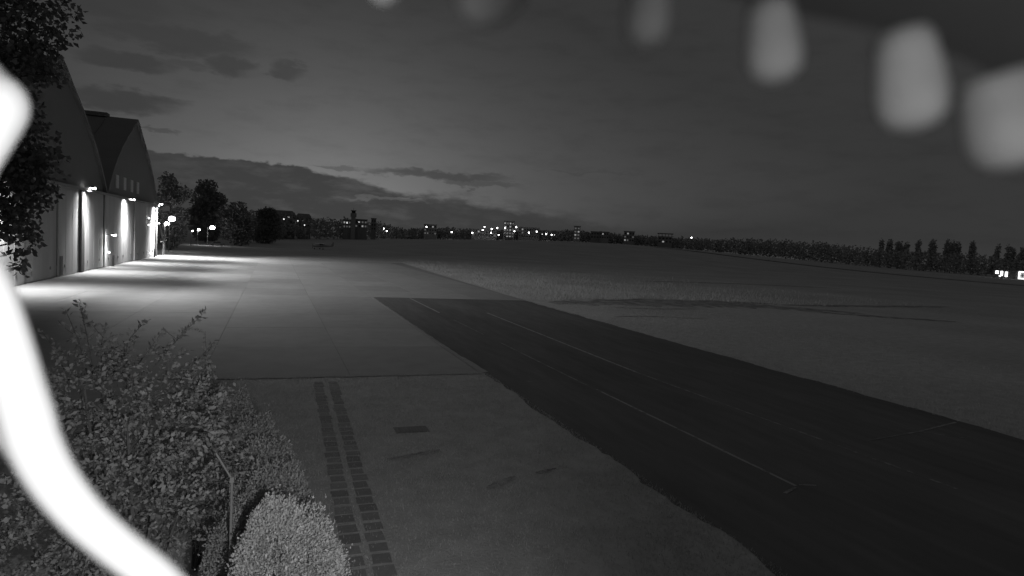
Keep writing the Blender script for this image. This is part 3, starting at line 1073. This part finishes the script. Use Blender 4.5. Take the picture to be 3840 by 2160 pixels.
def build_wood():
    rng = np.random.default_rng(77)
    out = []
    for row, (rr, hs) in enumerate(((655, 1.0), (640, .86), (664, .97))):
        az = -5.0
        while az < 70:
            k = np.interp(az, [-5, 0, 4, 9, 12], [.62, .66, .78, .97, 1.0])
            r = (rr + rng.uniform(-6, 6)) * k
            x, y = far_point(az, r)
            zt = 6 + (np.interp(az, *TOPZ) - 6) * r / 650
            g = float(terrain(x, y))
            h = (zt - g) * hs * rng.uniform(.94, 1.12)
            w = rng.uniform(3.5, 6.5)
            n = int(110 if row != 1 else 80)
            d = unit(rng.normal(size=(n, 3)))
            P = np.array((x, y, g + h * .5)) + d * (rng.uniform(.3, 1.0, (n, 1)) ** .4) * np.array((w, w, h * .5))
            out.append(leaves(P, rng.normal(size=(n, 3)), rng.uniform(1.0, 2.6, n), rng, .8))
            az += (w * 1.1) / r * 57.3
    o = quads("far_wood", np.concatenate(out), M_LEAF_FAR)
    stuff(o)
    o["label"], o["category"] = "dark belt of far trees along the horizon", "wood"


build_wood()

ORD = ["first", "second", "third", "fourth", "fifth", "sixth", "seventh", "eighth", "ninth", "tenth", "eleventh", "twelfth", "thirteenth", "fourteenth",
       "fifteenth", "sixteenth", "seventeenth", "eighteenth", "nineteenth", "twentieth", "twenty-first", "twenty-second", "twenty-third", "twenty-fourth", "twenty-fifth", "twenty-sixth"]

# poplars above the right-hand wood: azimuth, top z at 640 m, half width
POP = [(50.5, 27.0, 2.2), (51.1, 26.6, 3.0), (51.7, 25.6, 4.2), (52.2, 25.2, 2.6), (52.95, 27.3, 2.4), (53.85, 27.6, 3.6), (54.75, 27.8, 2.4), (55.05, 27.9, 2.2),
       (55.4, 26.8, 3.0), (56.3, 28.0, 2.8), (57.75, 26.0, 1.9), (58.35, 25.7, 1.8), (58.6, 24.4, 2.0), (59.2, 24.0, 4.0)]
for i, (a, zt, w) in enumerate(POP):
    x, y = far_point(a, 674)
    tree("poplar_tree", f"{ORD[i]} tall tree from the left poking above the far right wood", (x, y), 6 + (zt - 6) * 674 / 640 - float(terrain(x, y)), w, 100 + i, M_LEAF_FAR, 1.5, 14,
         "tall trees above the far wood", .25, 12, .35, True)


def town_house(azd, r, w, d, ztop, label, lit, cols=4, rows=3, roof="flat", wall=None):
    x, y = far_point(azd, r)
    g = float(terrain(x, y))
    h = ztop - g
    t = thing("town_building", label, "building", (x, y, g), "far town buildings")
    t.rotation_euler = (0, 0, -RAD(azd))
    rr = random.Random(int(azd * 100))
    MB().box((-w / 2, 0, -.5), (w / 2, d, h - (.6 if roof != "slab" else 3))).build("wall", wall or M_WALL, t)
    if roof == "flat":
        MB().box((-w / 2 - .4, -.4, h - .59), (w / 2 + .4, d + .4, h)).build("roof", M_ROOF, t)
    elif roof == "gable":
        a = w / 2 + .6
        MB().add([(-a, -.5, h - .59), (a, -.5, h - .59), (a, d + .5, h - .59), (-a, d + .5, h - .59), (-a * .7, d / 2, h + 2.4), (a * .7, d / 2, h + 2.4)],
                 [(0, 1, 5, 4), (2, 3, 4, 5), (1, 2, 5), (3, 0, 4), (3, 2, 1, 0)]).build("roof", M_ROOF, t)
    else:
        MB().box((-w / 2 - 1, -1, h - .7), (w / 2 + 1, d + 1, h)).build("roof", M_ROOF, t)
        for k in range(5):
            xx = -w / 2 + .4 + (w - .8) * k / 4
            MB().tube([(xx, .3, h - 3), (xx, .3, h - .7)], .3, 6).build("roof_column", M_WALL, t)
    cw, rh = w / cols, min(3.2, (h - 1) / rows)
    for j in range(rows):
        for i in range(cols):
            xx = -w / 2 + (i + .5) * cw
            zz = h - 2.4 - j * rh if roof != "slab" else h - 5 - j * rh
            if zz < 1:
                continue
            q = rr.random()
            m = M_WINLIT if q < lit else M_WINDIM if q < lit * 2.6 else M_WIN
            o = MB().box((xx - cw * .26, -.12, zz - .6), (xx + cw * .26, -.02, zz + .7)).build("window", m, t)
    return t


town_house(.7, 455, 15, 10, 17.6, "low roofed building above the left wood with small lit windows", .14, 5, 2, "gable")
town_house(2.3, 480, 10, 9, 17.0, "smaller roofed building right of it in the left wood", .16, 3, 2, "gable")
town_house(5.9, 520, 6, 6, 18.0, "house left of the slim dark tower", .3, 3, 2)
town_house(6.95, 525, 12, 8, 19.0, "flat building right of the slim dark tower", .25, 5, 2)
town_house(8.15, 545, 4, 4, 21.0, "narrow dark block between the tower and the first lamps", .0, 2, 3)
town_house(13.1, 622, 12, 9, 20.5, "pale block at the left end of the lit town", .14, 5, 3)
town_house(17.9, 620, 24, 9, 18.5, "long low block among the town lamps", .06, 9, 2)
town_house(20.1, 622, 10.5, 9, 28.0, "tallest block in the middle of the town lights", .3, 4, 5)
town_house(20.15, 600, 7.5, 5, 12.2, "small pale floodlit hut in front of the tallest block", 0, 3, 1, "flat", M_PALE)
town_house(21.9, 624, 20, 9, 23.0, "wide block right of the tallest one", .10, 8, 3)
town_house(26.2, 626, 6.0, 8, 26.8, "narrow block with brightly lit upper front", .3, 2, 4)
town_house(27.8, 628, 8, 8, 22.6, "dim flat block right of the narrow one", .05, 3, 2)
town_house(28.6, 629, 9, 8, 22.8, "second dim flat block, by a gap in the trees", .05, 4, 2)
town_house(30.8, 628, 10, 8, 24.4, "block with stepped dim windows before the dark wood", .12, 4, 3)
town_house(33.9, 630, 13, 9, 24.2, "flat slab roof on columns above the trees", .05, 4, 2, "slab")


def build_tower():
    x, y = far_point(6.42, 520)
    g = float(terrain(x, y))
    t = thing("slim_tower", "slim dark tower rising above the far trees", "tower", (x, y, g))
    t.rotation_euler = (0, 0, -RAD(6.4))
    MB().box((-1.7, -1.7, -.5), (1.7, 1.7, 20.3 - g)).build("shaft", M_WALL, t)
    MB().box((-2.3, -2.3, 20.3 - g), (2.3, 2.3, 23.2 - g)).build("gallery", M_WALL, t)
    MB().box((-1.5, -1.5, 23.2 - g), (1.5, 1.5, 25.0 - g)).build("lantern", M_WIN, t)
    MB().box((-2.1, -2.1, 25.0 - g), (2.1, 2.1, 25.5 - g)).build("roof", M_ROOF, t)
    MB().tube([(0, 0, 25.5 - g), (0, 0, 27.4 - g)], .12, 6).build("aerial", M_DARK, t)


build_tower()

# lamps of the far town: azimuth, z at 610 m
LAMPS = [(.73, 17.6, .5), (1.85, 17.0, .4), (2.4, 14.6, .4), (5.9, 16.0, .5), (6.9, 17.2, .3), (9.05, 13.6, .7), (9.3, 11.4, .9), (12.75, 17.4, 1.0), (15.0, 13.9, 1.3),
         (16.85, 14.2, 1.0), (17.75, 17.4, 1.1), (17.9, 20.6, .8), (18.55, 19.0, 1.1), (19.05, 20.1, .9), (18.5, 15.4, .8), (19.2, 13.8, .8), (19.75, 20.8, 1.0),
         (20.6, 18.0, .8), (20.75, 21.9, .9), (21.9, 17.4, 1.3), (22.6, 18.8, .9), (23.1, 16.7, .6), (23.45, 17.0, 1.3), (23.95, 16.6, .8), (24.2, 16.6, .5), (36.1, 20.6, .8)]
for i, (a, z, s) in enumerate(LAMPS):
    r = 606 if a > 5 else 425
    if a < 3:
        z = z - 4
    elif a < 8:
        r, z = 505, z - 1.0
    x, y = far_point(a, r)
    g = float(terrain(x, y))
    t = thing("street_lamp", f"{ORD[i]} lit lamp from the left along the far town", "street lamp", (x, y, g), "street lamps of the far town")
    MB().tube([(0, 0, 0), (0, 0, z - g)], .12, 5).build("pole", M_STEEL, t)
    MB().ball((0, -.2, z - g), .55 * math.sqrt(s), 8, 5).build("lamp_globe", M_BULB_FAR if s > .65 else M_BULB_DIM, t)


def build_low_building():
    x, y = 470.4, 284.9
    t = thing("low_building", "low building with glowing windows at the right edge", "building", (x, y, float(terrain(x, y))))
    t.rotation_euler = (0, 0, -RAD(58.8))
    MB().box((-11, 0, -.3), (15, 7, 5.6)).build("wall", M_WALL, t)
    MB().box((-11.4, -.4, 5.6), (15.4, 7.4, 5.9)).build("roof", M_ROOF, t)
    MB().box((-10, -.15, 3.0), (-8.3, -.02, 5.0)).build("lit_window", M_WINHOT, t)
    MB().add([(-7.2, -.15, 4.9), (-5.9, -.15, 4.9), (-5.9, -.15, 1.9), (-6.6, -.15, 1.2), (-7.9, -.15, 1.2), (-7.9, -.15, 1.9), (-7.2, -.15, 2.0)], [tuple(range(7))[::-1]]).build("lit_doorway", M_WINHOT, t)
    MB().box((-4.7, -.15, 1.2), (-3.3, -.02, 4.6)).build("lit_doorway", M_WINHOT, t)
    w = MB().box((2.8, -.2, .4), (8.2, -.02, 5.2)).build("lit_gate", M_WINLIT, t)
    for lo, hi in (((2.5, -.35, .3), (3.3, -.21, 5.4)), ((7.7, -.35, .3), (8.5, -.21, 5.4)), ((3.3, -.35, 4.7), (7.7, -.21, 5.4)), ((3.3, -.35, .3), (7.7, -.21, .9))):
        MB().box(lo, hi).build("glowing_frame", M_WINHOT, w)
    for xx in (4.5, 6.2):
        MB().box((xx, -.34, 1.4), (xx + .4, -.22, 3.9)).build("mullion", M_DARK, w)
    MB().box((3.3, -.34, 2.5), (7.7, -.22, 2.8)).build("transom", M_DARK, w)
    MB().tube([(-3.6, 1, 5.9), (-3.6, 1, 9.0)], .25, 6).build("flue", M_PALE, t)


build_low_building()


def build_edge_post(x, y, label):
    t = thing("marker_post", label, "marker post", (x, y, float(terrain(x, y))))
    MB().tube([(0, 0, 0), (0, 0, 1.9)], .35, 8).build("post", M_PALE, t)
    MB().tube([(0, 0, 1.9), (0, 0, 2.2)], [.36, .2], 8).build("cap", M_DARK, t)


build_edge_post(444, 276, "small pale marker post left of the glowing low building")

# ------------------------------------------------------------------ things close to the lens
BAND = [(-0.21, 0.47, 6.135, 0.013),
         (-0.175, 0.4486, 6.1033, 0.0131),
         (-0.1622, 0.4424, 6.0844, 0.0136),
         (-0.1495, 0.4365, 6.0695, 0.0144),
         (-0.1435, 0.4336, 6.0611, 0.0166),
         (-0.1476, 0.4341, 6.046, 0.0144),
         (-0.1561, 0.4358, 6.0259, 0.0127),
         (-0.1613, 0.4363, 6.0059, 0.0123),
         (-0.16, 0.4345, 5.9885, 0.0131),
         (-0.153, 0.4307, 5.9737, 0.0136),
         (-0.1461, 0.427, 5.9588, 0.014),
         (-0.1403, 0.4236, 5.9417, 0.0144),
         (-0.1358, 0.4207, 5.9267, 0.0149),
         (-0.1308, 0.4176, 5.9095, 0.0153),
         (-0.1249, 0.414, 5.8902, 0.0158),
         (-0.12, 0.411, 5.8752, 0.0153),
         (-0.1101, 0.4059, 5.8572, 0.0144),
         (-0.0944, 0.3986, 5.8379, 0.0131),
         (-0.0755, 0.3902, 5.8215, 0.0123),
         (-0.0567, 0.3821, 5.8071, 0.012),
         (-0.0377, 0.3735, 5.7884, 0.0123),
         (-0.0121, 0.3622, 5.7659, 0.0127),
         (0.03, 0.3, 5.73, 0.0136),
         (0.05, 0.15, 5.7, 0.0136),
         (0.05, -0.1, 5.69, 0.0136)]
BAND2 = [(-0.3, 0.46, 6.0, 0.0109), (-0.1847, 0.4525, 5.9329, 0.0101), (-0.163, 0.4427, 5.9116, 0.0101), (-0.1466, 0.4353, 5.8945, 0.0105), (-0.1366, 0.4303, 5.8781, 0.0105), (-0.1266, 0.4254, 5.8618, 0.0092), (-0.1146, 0.4198, 5.8478, 0.0083), (-0.085, 0.405, 5.828, 0.008)]


def build_band():  # broad white band at the left edge, modelled as two tube runs
    t = thing("white_band", "overexposed white band curving close past the lens at left", "conduit", (-.1, .4, 5.69))
    O = np.array((-.1, .4, 5.69))
    for pts in (BAND, BAND2):
        s = spline(pts)
        MB().tube([tuple(p[:3] - O) for p in s], [float(p[3]) * .86 for p in s], 20).build("band_run", M_BAND, t, True)


build_band()

REFLECT_TOP = [(-0.0016, 0.2333, 6.104), (0.031, 0.2209, 6.1027), (0.0649, 0.208, 6.1007), (0.1119, 0.1897, 6.0924), (0.154, 0.173, 6.0821), (0.1948, 0.157, 6.0743), (0.2271, 0.1439, 6.0618), (0.2644, 0.1286, 6.0457), (0.3019, 0.113, 6.0256)]


def build_reflection():  # solid shell and lumps standing in for lamp reflections in the housing glass
    t = thing("lamp_reflection", "added dark shell with pale lumps shaped as lamp reflections at top right", "reflection", (.2, .1, 6.15))
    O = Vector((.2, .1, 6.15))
    s = [Vector(p[:3]) for p in spline([(*p, 0) for p in REFLECT_TOP])]
    vs, fs = [], []
    n = len(s)
    for off in (0, .006):
        for p in s:
            vs.append(p - O + Vector((0, 0, off)))
        for p in s:
            q = Vector((p.x * .45 + .02, p.y * .25 - .10, p.z + .06))
            vs.append(q - O + Vector((0, 0, off)))
    for i in range(n - 1):
        fs.append((i, i + 1, n + i + 1, n + i))
        fs.append((2 * n + i, 3 * n + i, 3 * n + i + 1, 2 * n + i + 1))
        fs.append((i, 2 * n + i, 2 * n + i + 1, i + 1))
        fs.append((n + i, n + i + 1, 3 * n + i + 1, 3 * n + i))
    MB().add(vs, fs).build("corner_shell", M_CORNER, t)
    tops = REFLECT_TOP[1:8]
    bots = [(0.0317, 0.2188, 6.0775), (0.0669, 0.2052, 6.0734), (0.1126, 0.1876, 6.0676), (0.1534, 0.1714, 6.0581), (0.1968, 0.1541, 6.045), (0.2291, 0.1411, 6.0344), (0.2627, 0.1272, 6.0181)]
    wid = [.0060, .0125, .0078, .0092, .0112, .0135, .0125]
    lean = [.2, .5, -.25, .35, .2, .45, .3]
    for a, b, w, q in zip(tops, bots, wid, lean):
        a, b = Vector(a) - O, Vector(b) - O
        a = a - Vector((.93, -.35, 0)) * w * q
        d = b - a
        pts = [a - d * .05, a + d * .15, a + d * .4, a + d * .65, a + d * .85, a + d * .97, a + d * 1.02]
        MB().tube(pts, [w * .8, w * .85, w * .95, w, w * .9, w * .6, w * .15], 16).build("reflection_lump", M_REFLECT_LUMP, t, True)


build_reflection()

# infrared beam inferred from the lit foreground; two spots added to brighten near objects
for loc, aim, watt, cone in (((.40, .50, 5.45), (-.07, .88, -.46), 1150.0, 72), ((.065, -.01, 6.01), (.87, .47, .09), 1.35, 132), ((.02, -.02, 5.97), (-.40, .90, -.08), 14.0, 94)):
    ir = bpy.data.lights.new("infrared_fill_spot", 'SPOT')
    ir.energy = watt
    ir.spot_size = RAD(cone)
    ir.spot_blend = 1.0
    ir.shadow_soft_size = .02
    iro = link("infrared_fill_spot", ir, None, loc)
    iro.rotation_euler = Vector(aim).to_track_quat('-Z', 'Y').to_euler()
